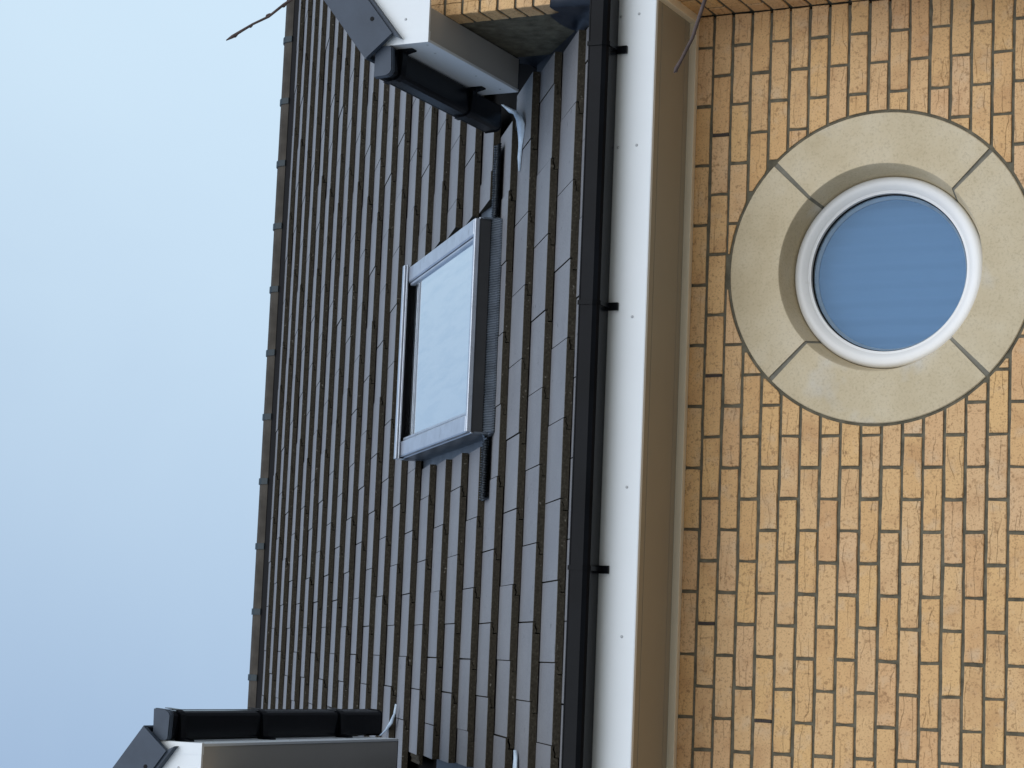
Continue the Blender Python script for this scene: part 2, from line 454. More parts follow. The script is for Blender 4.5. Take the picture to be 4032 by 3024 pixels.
# return wall: front is at x = WALL_X1, runs towards the viewer; dormer's brick skin is the same wall above the eaves
for k in range(-12, 60):
    zc = -(k-1)*COURSE
    if zc-.04 < -H: break
    above = k < 1
    if 0 < zc < .045: continue
    if above and (zc < .50 or zc > 1.0): continue
    hgt = COURSE-JT
    cuts = ([0, -.085] if k % 2 == 0 else [0, -.195]) + [Y_GABLE-.001]
    if above: cuts = [-.205, Y_GABLE-.001]
    for a, bb in zip(cuts[:-1], cuts[1:]):
        y0, y1 = bb+(JT/2 if bb > -.3 else 0), a-JT/2*(1 if a < -.001 else .6)
        if k > 12 and abs(y1-y0) > .02:
            brick_mb([(-y1, zc-hgt/2), (-y0, zc-hgt/2), (-y0, zc+hgt/2), (-y1, zc+hgt/2)], lambda a_, y, z: WT(WALL_X1+y, -a_, z), rest)
        elif abs(y1-y0) > .02:
            o = link('brick', brick_mesh(round(y1-y0, 4), hgt, 0), wall_o)
            o.rotation_euler = (0, 0, -math.pi/2); o.location = WT(WALL_X1-rng.uniform(-.001, .001), (y0+y1)/2, zc); nb += 1
    x = WALL_X1+.045 if k % 2 == 0 else WALL_X1+.045
    # gable front
    first = True; x = WALL_X1
    while x < 2.5:
        w = (.1025 if (k % 2 == 0) else .215) if first else .215
        xs = x+(.046 if first else 0)
        if above or k <= 12:
            pass
        if first and k <= 8:
            o = link('brick', brick_mesh(round(x+w-xs, 4), hgt, 1), wall_o)
            o.location = WT((xs+x+w)/2, Y_GABLE, zc); nb += 1
        else:
            brick_mb([(xs, zc-hgt/2), (x+w, zc-hgt/2), (x+w, zc+hgt/2), (xs, zc+hgt/2)], lambda a_, y, z: WT(a_, y+Y_GABLE, z), rest)
        x += w+JT; first = False
for x0g, x1g, z0g, hd in ((WALL_X1, 2.6, 1.04, head_r), (-5.6, -2.80, .40, head_l)):
    k = 0
    while k < 40:
        zc = math.ceil(z0g/COURSE)*COURSE+k*COURSE; k += 1
        x = x0g-(.1125 if k % 2 else 0)
        while x < x1g:
            xa, xb = max(x+.001, x0g), min(x+.2135, x1g); x += .225
            if xb-xa < .03 or min(hd(xa), hd(xb)) < zc+.04: continue
            brick_mb([(xa, zc-.032), (xb, zc-.032), (xb, zc+.032), (xa, zc+.032)], lambda a_, y, z: WT(a_, y+Y_GABLE, z), rest)
# plastic weep vents in three upright joints of the second course and one lower down
for kc, nn_ in ((2, 1.5), (2, 5.5), (2, 9.5), (5, 11)):
    mb = MB()
    mb.box(-.0048, .0048, -.001, .03, -.031, .031)
    for i in range(9): mb.box(-.0055, .0055, -.0022, 0.0, -.029+i*.0066, -.0262+i*.0066)
    o = mb.build('weep_vent', M['weep'], wall_o); o.location = WT(-nn_*LEN, .001, -(kc-1)*COURSE)
ro = rest.build('brick_rest', M['brick'], wall_o); ro['kind'] = 'stuff'; ro.name = 'wall_bricks'

# ------------------------------------------------------------------ round window
rw = empty('round_window', WT(CXW, 0, CZW), house)
def sector(mb, prof, a0, a1, n, mi=0, smooth=True):
    """profile (r, y) swept about the window axis, local coordinates"""
    k = len(prof)
    vs = []
    for i in range(n+1):
        t = a0+(a1-a0)*i/n
        for r, y in prof: vs.append((r*math.cos(t), y, r*math.sin(t)))
    fs = []
    for i in range(n):
        for j in range(k-1): fs.append((i*k+j, i*k+j+1, (i+1)*k+j+1, (i+1)*k+j))
    mb.add(vs, fs, mi, smooth)
    return vs[:k], vs[-k:]
def shade_auto(o, ang=35):
    import bmesh
    b = bmesh.new(); b.from_mesh(o.data)
    for e in b.edges: e.smooth = not (len(e.link_faces) == 2 and e.calc_face_angle(0) > R_(ang))
    b.to_mesh(o.data); b.free()
YF = .150                      # frame outer depth
stone_prof = [(R_OUT, .06), (R_OUT, .002), (R_OUT-.003, -.0012), (.445, -.0012), (R_IN+.004, -.0012), (R_IN, .003), (.3440, YF), (.3440, YF+.05), (R_OUT, YF+.05), (R_OUT, .06)]
for q in range(4):
    mb = MB(); dl = .0080/.47
    a0, a1 = R_(45+90*q)+dl, R_(135+90*q)-dl
    e0, e1 = sector(mb, stone_prof, a0, a1, 26)
    mb.add(e0[:-1], [list(range(len(e0)-1))]); mb.add(e1[:-1], [list(range(len(e1)-1))])
    o = mb.build('surround_stone', M['stone'], rw); shade_auto(o)
mb = MB()
sector(mb, [(R_OUT+.03, .030), (R_OUT-.002, .0042), (.3745, .0042), (.3720, .008), (.3450, YF-.004), (.3450, YF)], 0, 2*math.pi, 96)
mb.build('joint_mortar', M['ring_mortar'], rw)
mb = MB()
fr_prof = [(.349, YF+.03), (.349, .112), (.3470, .103), (.3415, .0965), (.333, .0935), (.322, .0935), (.312, .0965), (.304, .1015), (.2985, .1050), (.2975, .1062), (.2945, .1062), (.2925, .1085), (.2915, .1085), (.2890, .109), (.2878, .113), (.2878, .175)]
sector(mb, fr_prof, 0, 2*math.pi, 128)
o = mb.build('window_frame', M['frame'], rw); shade_auto(o, 50)
mb = MB(); sector(mb, [(.2877, .122), (.2877, .131), (.2845, .131), (.2845, .123), (.2877, .122)], 0, 2*math.pi, 96)
mb.build('glazing_seal', M['rubber'], rw)
mb = MB(); n = 96
mb.add([(.2875*math.cos(2*math.pi*i/n), .1325, .2875*math.sin(2*math.pi*i/n)) for i in range(n)], [list(range(n))])
mb.add([(.2875*math.cos(2*math.pi*i/n), .1560, .2875*math.sin(2*math.pi*i/n)) for i in range(n)], [list(range(n))])
mb.build('pane', M['pane'], rw)
mb = MB()
sector(mb, [(.2870, .1345), (.2870, .150), (.2740, .150), (.2740, .1545)], 0, 2*math.pi, 96)
mb.build('spacer_bar', M['alu'], rw)
bl = MB(); vs = []
for i in range(121):
    x = -.33+.66*i/120
    for z in (-.33, .33): vs.append((x, .215+.0042*math.sin(2*math.pi*x/.0665)+.0015*math.sin(x*19+1), z))
bl.add(vs, [(2*i, 2*i+2, 2*i+3, 2*i+1) for i in range(120)], 0, True)
bl.build('window_blind', M['blind'], rw)
mb = MB(); mb.box(-.5, .5, .19, .60, -.5, .5)
mb.f.pop(2); mb.m.pop(2); mb.s.pop(2)
mb.build('room_lining', M['room'], rw)

# ------------------------------------------------------------------ eaves: soffit, fascia, gutter
EX0, EX1 = -5.2, 2.6
XT = lambda p, q, a: WT(a, p, q)
ZS = .049                      # underside of soffit
Y_F = -.370                    # face of fascia
mb = MB()
prof = [(-.352, ZS), (-.300, ZS), (-.299, ZS+.0018), (-.294, ZS+.0018), (-.293, ZS), (-.075, ZS), (-.074, ZS+.0018), (-.069, ZS+.0018), (-.068, ZS), (.03, ZS), (.03, ZS+.011), (-.352, ZS+.011)]
mb.prism(prof, EX0, EX1, XT)
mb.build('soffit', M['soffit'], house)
mb = MB()
prof = [(Y_F, .045), (Y_F+.0015, .0415), (Y_F+.018, .0415), (Y_F+.018, .0505), (Y_F+.012, .0525), (Y_F+.012, .205), (Y_F, .205)]
mb.prism(prof, EX0, EX1, XT)
fas = mb.build('fascia', M['vinyl'], house)
rv = MB(); rv.add([(0, -.0016, 0)]+[(0.0056*math.cos(t), -.0006, .0056*math.sin(t)) for t in [k*math.pi/4 for k in range(8)]]+[(0.0058*math.cos(t), .001, .0058*math.sin(t)) for t in [k*math.pi/4 for k in range(8)]],
                  [(0, 1+k, 1+(k+1) % 8) for k in range(8)]+[(1+k, 9+k, 9+(k+1) % 8, 1+(k+1) % 8) for k in range(8)], 0, True)
rv_me = rv.mesh('rivet', M['rivet'])
for x, z in ((.036, .108), (.031, .178), (-.450, .100), (-.4535, .172), (-1.073, .094), (-1.679, .092), (-2.201, .092), (-2.80, .093)):
    o = link('rivet', rv_me, fas); o.location = WT(x, Y_F, z)
trim = MB()
tp = [(0.004, .0235), (-.028, .0215), (-.030, .0230), (-.030, .0488), (.004, .0488)]
trim.prism(tp, EX0, WALL_X1-.0305, XT)
trim.prism([(WALL_X1+.004, .0235), (WALL_X1-.028, .0215), (WALL_X1-.030, .0230), (WALL_X1-.030, .0488), (WALL_X1+.004, .0488)], Y_F+.02, .004, lambda p, q, a: WT(p, a, q))
trim.build('soffit_trim', M['trim'], house)

def gutter_profile(lip_dir=1):
    # (u, z): u measured outwards from the fascia
    return [(.006, .206), (.006, .190), (.014, .182), (.098, .1775), (.108, .1840), (.1150, .1985), (.1180, .2440), (.1195, .2460), (.1195, .2500), (.1130, .2500),
            (.1130, .2460), (.1110, .2010), (.1045, .1880), (.096, .1820), (.016, .186), (.010, .192), (.010, .206)]
mb = MB()
mb.prism([(Y_F-u, z) for u, z in gutter_profile()], EX0, EX1, XT)
gut = mb.build('gutter', M['gutter'], house)
def bracket_mesh():
    p = [(.001, .150), (.004, .150), (.012, .172), (.1, .1735), (.1115, .182), (.1195, .197), (.1225, .2450), (.1225, .2530), (.110, .2530), (.110, .2500), (.1200, .2500),
         (.1182, .2440), (.1155, .198), (.1085, .1835), (.098, .1770), (.012, .1800), (.001, .190)]
    m_ = MB(); m_.prism([(-u, z) for u, z in p], -.008, .008, lambda p_, q, a: (a, p_, q))
    m_.box(-.014, .014, -.012, -.0005, .148, .186)
    return m_.mesh('gutter_bracket', M['gutter'])
br_me = bracket_mesh()
for x in (-3.85, -2.91, -1.970, -1.035, -.095, .85, 1.8):
    o = link('gutter_bracket', br_me, gut); o.location = WT(x, Y_F, 0)

# ------------------------------------------------------------------ main roof
AL, G_, W_ = .722364, .318568, .2988
YR, ZR, X0R = -.39194, .239064, -2.299676
ca, sa = math.cos(AL), math.sin(AL)
RT = lambda x, s, o: (x, YR+s*ca-o*sa, ZR+s*sa+o*ca+H)        # roof coordinates: across, up the slope, off the slope
TH = .0285
TILT = math.atan(.0322/G_)
CUT_R, CUT_L = .070, -2.747
sark = MB()
sark.add([RT(-6.5, -.02, -.085), RT(5, -.02, -.085), RT(5, 7.70, -.085), RT(-6.5, 7.70, -.085)], [(0, 1, 2, 3)])
e = RT(0, 7.7, -.085)
sark.add([(-6.5, e[1], e[2]), (5, e[1], e[2]), (5, e[1]+5.4, e[2]-4.6), (-6.5, e[1]+5.4, e[2]-4.6)], [(0, 1, 2, 3)])
roof = sark.build('roof', M['blackgap'], house)

def tile_prof(xa, xb, lcut, rcut):
    g2 = .0022
    if lcut: L = [(xa, 0), (xa, -TH)]
    else: L = [(xa+g2, 0), (xa+g2, -.0125), (xa-.013, -.0096), (xa-.028, -.0166), (xa-.041, -.0136), (xa-.0415, -TH)]
    if rcut: Rr = [(xb, -TH), (xb, 0)]
    else: Rr = [(xb-.0445, -TH), (xb-.0445, -.0108), (xb-.030, -.0140), (xb-.015, -.0070), (xb-g2, -.0098), (xb-g2, 0)]
    return L+Rr
def tile_mb(xa, xb, lcut=False, rcut=False, T=lambda x, y, z: (x, y, z), mb=None, length=.405):
    mb = mb or MB()
    p = tile_prof(xa, xb, lcut, rcut); n = len(p); b_ = .0022
    # nose face slightly rounded at its top edge
    vs = [T(x, 0 if z < -.001 else 0, z-(b_ if z > -.001 else 0)) for x, z in p]+[T(x, b_ if z > -.001 else b_, z) for x, z in p]+[T(x, length, z) for x, z in p]
    fe = [(i, (i+1) % n, n+(i+1) % n, n+i) for i in range(n)]
    mb.add(vs, fe+[list(range(n))], 1)
    o = len(mb.v)-3*n
    for i in range(n):
        j = (i+1) % n
        top = (i == n-1)
        mb.f.append([o+n+i, o+n+j, o+2*n+j, o+2*n+i]); mb.m.append(0 if top else 1); mb.s.append(False)
    return mb
TILE_ME = [tile_mb(0, W_).mesh('roof_tile', [M['tile'], M['tile_edge']]) for _ in range(1)]
def gable_z(x):
    """height of the two gable roofs above the datum at x (where the main roof is hidden by them)"""
    zr = -9
    if x > CUT_R-.2: zr = 1.16+(x+.08)*math.tan(R_(38)) if x < 1.5 else 1.16+(3.08-x)*math.tan(R_(38))
    if x < CUT_L+.2: zr = max(zr, 1.98+(-2.60-x)*math.tan(R_(38)) if x > -4.2 else 1.98+(x+5.8)*math.tan(R_(38)))
    return zr
SK_L, SK_R = -1.402, -.343     # tiles are cut round the roof window
def cam_uv(p):
    d = Vector(p)-CAM; z = d.dot(fw)
    return -d.dot(up)/z*FPX+2016, 1512-d.dot(rt)/z*FPX, z      # photo x, y
cand = []
tr = random.Random(11)
for c in range(24):
    jx0 = X0R if c % 2 else X0R-.5*W_
    for k in range(-12, 22):
        xa = jx0+k*W_; xb = xa+W_
        zc = ZR+(c+.5)*G_*sa
        parts = [(xa, xb, False, False)]
        def cut(parts, lo, hi):
            out = []
            for a, b2, l, r in parts:
                if b2 <= lo or a >= hi: out.append((a, b2, l, r)); continue
                if a < lo: out.append((a, lo, l, True))
                if b2 > hi: out.append((hi, b2, True, r))
            return out
        xm = (xa+xb)/2
        if zc < 1.02: parts = cut(parts, CUT_R, 9)
        elif gable_z(max(xm, CUT_R)) > zc and xm > CUT_R: parts = []
        if zc < 1.9: parts = cut(parts, -9, CUT_L)
        elif gable_z(min(xm, CUT_L)) > zc and xm < CUT_L: parts = []
        if 5 <= c <= 8: parts = cut(parts, SK_L+tr.uniform(-.006, .006), SK_R+tr.uniform(-.008, .008))
        for a, b2, l, r in parts:
            if b2-a < .025: continue
            u, v_, z = cam_uv(RT((a+b2)/2, c*G_+.1, 0))
            inside = -150 < u < 4200 and -170 < v_ < 3190
            cand.append((inside, z, c, a, b2, l, r))
cand.sort(key=lambda t: (not t[0], t[1]))
stuff = MB(); nt_ = 0
for i, (inside, z, c, a, b2, l, r) in enumerate(cand):
    dx, do, ds = tr.uniform(-.0012, .0012), tr.uniform(-.0022, .0022), tr.uniform(-.003, .003)
    rx = tr.uniform(-.0035, .0035); do += .003 if (l and 5 <= c <= 8 and abs(a-SK_R) < .02) else 0; rz = tr.uniform(-.0035, .0035)
    if inside and nt_ < 298:
        me = TILE_ME[0] if not (l or r) else tile_mb(0, b2-a, l, r).mesh('roof_tile', [M['tile'], M['tile_edge']])
        o = link('roof_tile', me, roof); nt_ += 1
        o.location = RT(a+dx, c*G_+ds, do); o.rotation_euler = (AL-TILT+rx*.5, 0, 0)
        o.rotation_euler.rotate_axis('Z', rz)
    else:
        q = AL-TILT; cq, sq = math.cos(q), math.sin(q); base = RT(a, c*G_+ds, do)
        tile_mb(0, b2-a, l, r, lambda x, y, z_: (base[0]+x, base[1]+y*cq-z_*sq, base[2]+y*sq+z_*cq), stuff)
so = stuff.build('roof_tiles', [M['tile'], M['tile_edge']], roof); so['kind'] = 'stuff'

# ridge
YB = 5.30; ZB = ZR+(YB-YR)*math.tan(AL)+.012
rp = []
for i in range(13):
    t = math.pi*i/12
    rp.append((.125-.125*math.cos(t), .018+.095*math.sin(t)**.85))
ro_ = [(0, 0)]+rp+[(.25, 0)]
ri = [(.235, 0), (.235, .016)]+[(.125+.105*math.cos(math.pi*i/8), .016+.078*math.sin(math.pi*i/8)) for i in range(1, 8)]+[(.015, .016), (.015, 0)]
rm = MB(); rm.prism([(YB+a, ZB+b_) for a, b_ in ro_+ri], 0, .444, lambda p, q, a: (a, p, q))
ridge_me = rm.mesh('ridge_tile', M['ridge'])
cm = MB(); k_ = 1.13
cm.prism([(YB+.125+(a-.125)*1.06, ZB-.004+b_*1.07+.004) for a, b_ in ro_]+[(YB+.24, ZB), (YB+.01, ZB)], -.021, .021, lambda p, q, a: (a, p, q))
clip_me = cm.mesh('ridge_clip', M['clip'])
RX0 = -2.0365
for k in range(-9, 12):
    x = RX0+.4475*k
    o = link('ridge_tile', ridge_me, roof); o.location = (x+.002, 0, H)
    o = link('ridge_clip', clip_me, roof); o.location = (x, 0, H)
mb = MB(); mb.box(-6.5, 5, YB+.004, YB+.24, ZB-.06, ZB+.012, WT)
mb.build('ridge_roll', M['rubber'], roof)

# ------------------------------------------------------------------ roof window
sw = empty('roof_window', RT(-.9, 2.1, 0), house)
def rpart(fn, name, mat):
    mb = MB(); fn(mb); o = mb.build(name, mat, sw)
    o.matrix_parent_inverse = Matrix.Translation(sw.location).inverted(); return o
XL, XR, S0, S1 = -1.362, -.450, 1.445, 2.80
SIDE = .074
def f_(mb):       # outer frame box, dark
    mb.box(XL+.006, XL+.05, S0+.006, S1, -.07, .074, RT); mb.box(XR-.05, XR-.006, S0+.006, S1, -.07, .074, RT)
    mb.box(XL+.05, XR-.05, S0+.006, S0+.06, -.07, .074, RT); mb.box(XL+.05, XR-.05, S1-.07, S1, -.07, .070, RT)
rpart(f_, 'frame', M['darkalu'])
rpart(lambda mb: (mb.bar(XL, XL+SIDE, S0+.012, 2.775, .080, .101, .005, RT), mb.bar(XL-.004, XL+.006, S0, 2.79, .068, .079, .002, RT)), 'side_cover', M['alu'])
rpart(lambda mb: (mb.bar(XR-SIDE, XR, S0+.012, 2.775, .080, .101, .005, RT), mb.bar(XR-.006, XR+.004, S0, 2.79, .068, .079, .002, RT)), 'side_cover', M['alu'])
rpart(lambda mb: mb.bar(XL+.002, XR-.002, S0-.004, S0+.024, .077, .099, .003, RT), 'bottom_cover', M['alu'])
rpart(lambda mb: (mb.bar(XL+SIDE+.003, XL+SIDE+.016, S0+.03, 2.74, .076, .093, .003, RT), mb.bar(XR-SIDE-.016, XR-SIDE-.003, S0+.03, 2.74, .076, .093, .003, RT),
                  mb.bar(XL+SIDE+.003, XR-SIDE-.003, S0+.026, S0+.036, .076, .095, .003, RT)), 'glazing_bead', M['alu'])
rpart(lambda mb: mb.box(XL+SIDE+.0165, XR-SIDE-.0165, S0+.037, 2.781, .064, .080, RT), 'pane', M['skypane'])
rpart(lambda mb: mb.box(XL+.052, XR-.052, S0+.062, 2.72, .020, .026, RT), 'roller_blind', M['vinyl'])
def f_(mb):
    mb.bar(XL-.012, XR+.012, 2.742, 2.790, .1040, .1130, .002, RT)
    mb.bar(XL-.010, XR+.010, 2.748, 2.790, .1150, .1240, .002, RT)
rpart(f_, 'hood', M['alu'])
rpart(lambda mb: mb.box(XL-.004, XR+.004, 2.782, 2.795, -.03, .120, RT), 'hood_body', M['rubber'])
rpart(lambda mb: mb.box(XL+.0, XR-.0, S0-.001, S0+.005, .030, .076, RT), 'bottom_board', M['darkalu'])
for x0, x1, xs in ((-1.455, XL+.004, XL), (XR-.004, -.335, XR)):      # side gutters of the flashing kit
    def f_(mb):
        mb.prism([(x0, -.044), (x1, -.044), (x1, -.040), (x0, -.040)], 1.56, 2.95, lambda p, q, a: RT(p, a, q))
        mb.box(xs-.0037, xs+.0037, S0-.01, 2.9, -.0405, .066, RT)
    rpart(f_, 'side_flashing', M['apron'])
# pleated apron dressed over the tiles below the window
def f_(mb):
    def surf(s): return -.0322*(s-4*G_)/G_+.0045
    nx = 760; xa, xb = -1.635, -.112
    rows = [(1.620, 0, 0), (1.50, 0, .3), (1.455, 0, .6), (1.425, 0, 1), (1.398, 0, 1)]
    vs = []
    for j, (s, o, pl) in enumerate(rows):
        for i in range(nx+1):
            x = xa+(xb-xa)*i/nx
            inwin = min(1, max(0, (x-XL+.03)/.035), max(0, (XR+.03-x)/.035))
            inwin = max(0, min(1, min((x-(XL-.03))/.035, ((XR+.03)-x)/.035)))
            up_ = {0: 0, 1: .036, 2: .040, 3: .020, 4: .0}[j]*inwin
            ple = .0058*math.sin(x*2*math.pi/.0106)*pl
            sag = .0025*math.sin(x*23)+.002*math.sin(x*51+1)
            vs.append(RT(x, s+(sag+(1-inwin)*.125 if j > 2 else 0), surf(s)+up_+.004+.007*(1-inwin)+ple))
    fs = []
    for j in range(len(rows)-1):
        for i in range(nx): fs.append((j*(nx+1)+i, j*(nx+1)+i+1, (j+1)*(nx+1)+i+1, (j+1)*(nx+1)+i))
    mb.add(vs, fs, 0, True)
    # turned-down thick edge
    a = vs[-(nx+1):]
    dn = Vector(RT(0, 0, -.008))-Vector(RT(0, 0, 0))
    lo = [tuple(Vector(q)+dn) for q in a]
    mb.add(a+lo, [(i, i+1, nx+2+i, nx+1+i) for i in range(nx)], 0, True)
rpart(f_, 'apron_flashing', M['apron'])

# ------------------------------------------------------------------ gable dormers
def dormer(sx, xf, zs, y_end, yg_end, half, cheek_x, label):
    """sx=+1: the eave in view is on its left side (right-hand gable); sx=-1 mirrored.
       xf: face of the eave fascia, zs: soffit underside"""
    D = empty('gable_dormer', WT(xf, -.46, zs), house, label)
    inv = Matrix.Translation(D.location).inverted()
    def part(mb, name, mat):
        o = mb.build(name, mat, D); o.matrix_parent_inverse = inv; return o
    X = lambda u: xf+sx*u                       # u inwards from the fascia
    T = lambda u, y, z: WT(X(u), y, zs+z)
    YFR = -.460
    pit = R_(38.5); tp = math.tan(pit)
    # soffit board
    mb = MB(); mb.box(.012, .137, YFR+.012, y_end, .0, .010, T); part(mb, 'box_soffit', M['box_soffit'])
    mb = MB(); mb.box(.002, .139, y_end+.0015, y_end+.010, .002, .16, T); part(mb, 'box_end', M['lead'])
    # side fascia
    mb = MB(); mb.bar(0, .012, YFR+.012, y_end, -.0045, .185, .0015, T); sf = part(mb, 'side_fascia', M['vinyl'])
    for y, z in ((-.31, .047), (.03, .047), (.24, .047), (-.42, .02)):
        if y < y_end-.02:
            o = link('rivet', rv_me, sf); o.matrix_parent_inverse = Matrix.Identity(4)
            o.rotation_euler = (0, 0, -sx*math.pi/2); o.location = Vector(WT(X(-.0003), y, zs+z))-Vector((0, 0, 0))
            o.matrix_parent_inverse = sf.matrix_world.inverted() if False else inv_parent(sf)
    # front (barge) board, lower end boxed
    mb = MB()
    pts = [(0, -.0045), (.9, -.0045), (.9, .13), (half, .13), (half, .20+half*tp), (0, .20)]
    pts = [(0, -.0045), (.22, -.0045), (.22, .20), (half, .20+(half-.22)*tp), (half, .20+half*tp), (0, .20)]
    mb.prism(pts, YFR, YFR+.011, lambda p, q, a: T(p, a, q)); bb = part(mb, 'bargeboard', M['vinyl'])
    mb = MB(); mb.box(-.0015, .042, YFR-.002, YFR+.013, -.006, .20, T); part(mb, 'corner_trim', M['vinyl'])
    o = link('rivet', rv_me, bb); o.location = WT(X(.095), YFR-.0003, zs+.096); o.matrix_parent_inverse = inv_parent(bb)
    # eave gutter with end cap and brackets
    gp = [(u-.002, z-.033) for u, z in gutter_profile()]       # bottom .145, top .217
    mb = MB(); mb.prism([(-u, z) for u, z in gp], YFR-.004, yg_end, lambda p, q, a: T(p, a, q))
    gt = part(mb, 'eave_gutter', M['gutter'])
    cap = [(.004, .214), (.004, .157), (.012, .148), (.098, .1435), (.109, .150), (.117, .164), (.1205, .2175)]
    mb = MB(); mb.prism([(-u, z) for u, z in cap], YFR-.010, YFR-.004, lambda p, q, a: T(p, a, q))
    mb.prism([(-(u*1.03-.001), z-.003) for u, z in cap], YFR-.004, YFR+.012, lambda p, q, a: T(p, a, q))
    o = part(mb, 'gutter_end_cap', M['cap']);
    mb = MB(); mb.prism([(-u, z) for u, z in cap], yg_end, yg_end+.004, lambda p, q, a: T(p, a, q)); part(mb, 'gutter_end_cap', M['gutter'])
    for y in (-.385, .19, .80):
        if y < yg_end-.1:
            mb = MB()
            p = [(.0005, .095), (.006, .095), (.014, .132), (.1, .1385), (.112, .148), (.120, .163), (.1245, .214), (.122, .214), (.118, .165), (.098, .1435), (.012, .147), (.0005, .16)]
            mb.prism([(-u, z) for u, z in p], y-.018, y+.018, lambda p_, q, a: T(p_, a, q)); part(mb, 'gutter_bracket', M['gutter'])
    # verge caps climbing the gable
    d = (math.cos(pit), math.sin(pit)); nrm = (d[1], -d[0])     # along slope, and downwards-inwards
    a0 = (-.052, .238)
    L = .335
    for k in range(int(half/(L*d[0]))+1):
        o0 = (a0[0]+d[0]*L*k, a0[1]+d[1]*L*k)
        lift = .010 if k % 2 else 0
        def V(l, n_): return (o0[0]+d[0]*l+nrm[0]*n_, o0[1]+d[1]*l+nrm[1]*n_)
        mb = MB()
        st = 0.0
        q = [V(0, -.004*k*0), V(L+.02, -.0), V(L+.02, .138), V(.0, .138)]
        ya, yb = YFR-.040, YFR-.034
        if k % 2: ya, yb = ya+.004, yb+.004
        mb.prism(q, ya, yb, lambda p, z, a: T(p, a, z))                       # face
        mb.prism([V(0, -.006), V(L+.02, -.006), V(L+.02, .004), V(0, .004)], yb, YFR+.10, lambda p, z, a: T(p, a, z))     # top
        mb.prism([V(-.034, .150), V(.0, .134), V(L, .134), V(L, .147), V(.02, .149)], yb+.004, YFR-.001, lambda p, z, a: T(p, a, z))             # return flange
        mb.prism([V(0, 0), V(.006, 0), V(.006, .138), V(0, .138)], yb, YFR-.02, lambda p, z, a: T(p, a, z))
        vc = part(mb, 'verge_cap', M['cap'])
        mb = MB(); cxx = V(.105, .108)
        mb.prism([(cxx[0]+.0085*math.cos(t), cxx[1]+.0085*math.sin(t)) for t in [i*math.pi/8 for i in range(16)]], ya-.0015, ya+.001, lambda p, z, a: T(p, a, z))
        so_ = mb.build('cap_screw', M['rubber'], vc); so_.matrix_parent_inverse = inv_parent(vc)
    # gable roof: stepped courses of tile on both slopes
    mb = MB()
    ncr = int(half/d[0]/.318)+1
    for side in (0, 1):
        for k in range(ncr):
            s0_, s1_ = k*.318, (k+1)*.318+.06
            q = []
            for s, n_ in ((s0_, 0), (s1_, .030), (s1_, .055), (s0_, .026)):
                u = a0[0]+.02+d[0]*s+nrm[0]*n_; z = a0[1]-.006+d[1]*s+nrm[1]*n_
                q.append((u if side == 0 else 2*half-u, z))
            mb.prism(q, YFR-.03, (y_end if k == 0 else YR+(zs+a0[1]+d[1]*s0_-ZR)/math.tan(AL)+.25), lambda p, z, a: T(p, a, z))
    o = part(mb, 'dormer_roof', M['tile'])
    # lead-clad cheek standing back from the brick skin
    mb = MB()
    c0 = sx*(cheek_x-xf)
    zt = zs+.010
    yr = lambda z: YR+(z-ZR)/math.tan(AL)
    zb = lambda y: ZR+(y-YR)*math.tan(AL)-.10
    n_ = 26; vs = []; rr = random.Random(5)
    yA, yB = -.215, yr(zt)+.12
    for i in range(n_+1):
        y = yA+(yB-yA)*i/n_
        z0 = zb(y)
        for j in range(9):
            z = z0+(zt-z0)*j/8
            vs.append(WT(cheek_x+sx*rr.uniform(-.0025, .0025), y, z))
    mb.add(vs, [(i*9+j, i*9+j+1, (i+1)*9+j+1, (i+1)*9+j) for i in range(n_) for j in range(8)], 0, True)
    part(mb, 'lead_cheek', M['lead'])
    mb = MB()     # soaker trough between tiles and cheek
    tx = cheek_x-sx*.10; s_top = (zs+.02-ZR)/sa
    mb.add([RT(tx, -.02, -.045), RT(cheek_x, -.02, -.045), RT(cheek_x, s_top, -.045), RT(tx, s_top, -.045)], [(0, 1, 2, 3)])
    mb.add([RT(cheek_x, -.02, -.045), RT(cheek_x, s_top, -.045), RT(cheek_x, s_top, .06), RT(cheek_x, -.02, .06)], [(0, 1, 2, 3)])
    part(mb, 'lead_soaker', M['lead'])
    return D
def inv_parent(o):
    """inverse of a parent that sits at identity in world space"""
    p = o; mw = Matrix.Identity(4)
    while p:
        mw = p.matrix_parent_inverse @ p.matrix_basis @ mw if p.parent else p.matrix_basis @ mw
        p = p.parent
    return mw.inverted()
dr = dormer(1, -.017, .930, .305, .450, 1.55, .130, 'right-hand brick gable with white box eave and black gutter')
dl = dormer(-1, -2.656, 1.760, 1.045, 1.15, 1.55, -2.800, 'left-hand gable showing only its black gutter and white box eave')

# lead apron wrapped round the foot of the brick gable
mb = MB(); rr = random.Random(21)
nx, nz2 = 40, 16
path = []     # plan path from the cheek round the corner and along the front
for i in range(13): path.append((.112-.004*i/12, -.02-.318*i/12))
for i in range(1, 40): path.append((.108+.05*i, -.338))
vs = []
for i, (x, y) in enumerate(path):
    zr_ = ZR+(y-YR)*math.tan(AL)-.05 if i < 13 else .235
    top = .515-.035*math.sin(x*9)+rr.uniform(-.008, .008) if i >= 9 else .515-.03*(9-i)*0+.02
    for j in range(nz2+1):
        f = j/nz2; z = zr_+(top-zr_)*f
        w = .006*math.sin(17*x+31*z+9*y)+.005*math.sin(40*z-13*x+22*y)+rr.uniform(-.0012, .0012)
        fl = .045*max(0, (1-f*2.2))**2
        if i < 12: vs.append(WT(x+w*.6-fl*.6, y, z))
        elif i == 12: vs.append(WT(x+w*.4-fl*.5, y-fl*.4+w*.3, z))
        else: vs.append(WT(x, y+w*.6-fl*.8, z))
k = nz2+1
mb.add(vs, [(i*k+j, i*k+j+1, (i+1)*k+j+1, (i+1)*k+j) for i in range(len(path)-1) for j in range(nz2)], 0, True)
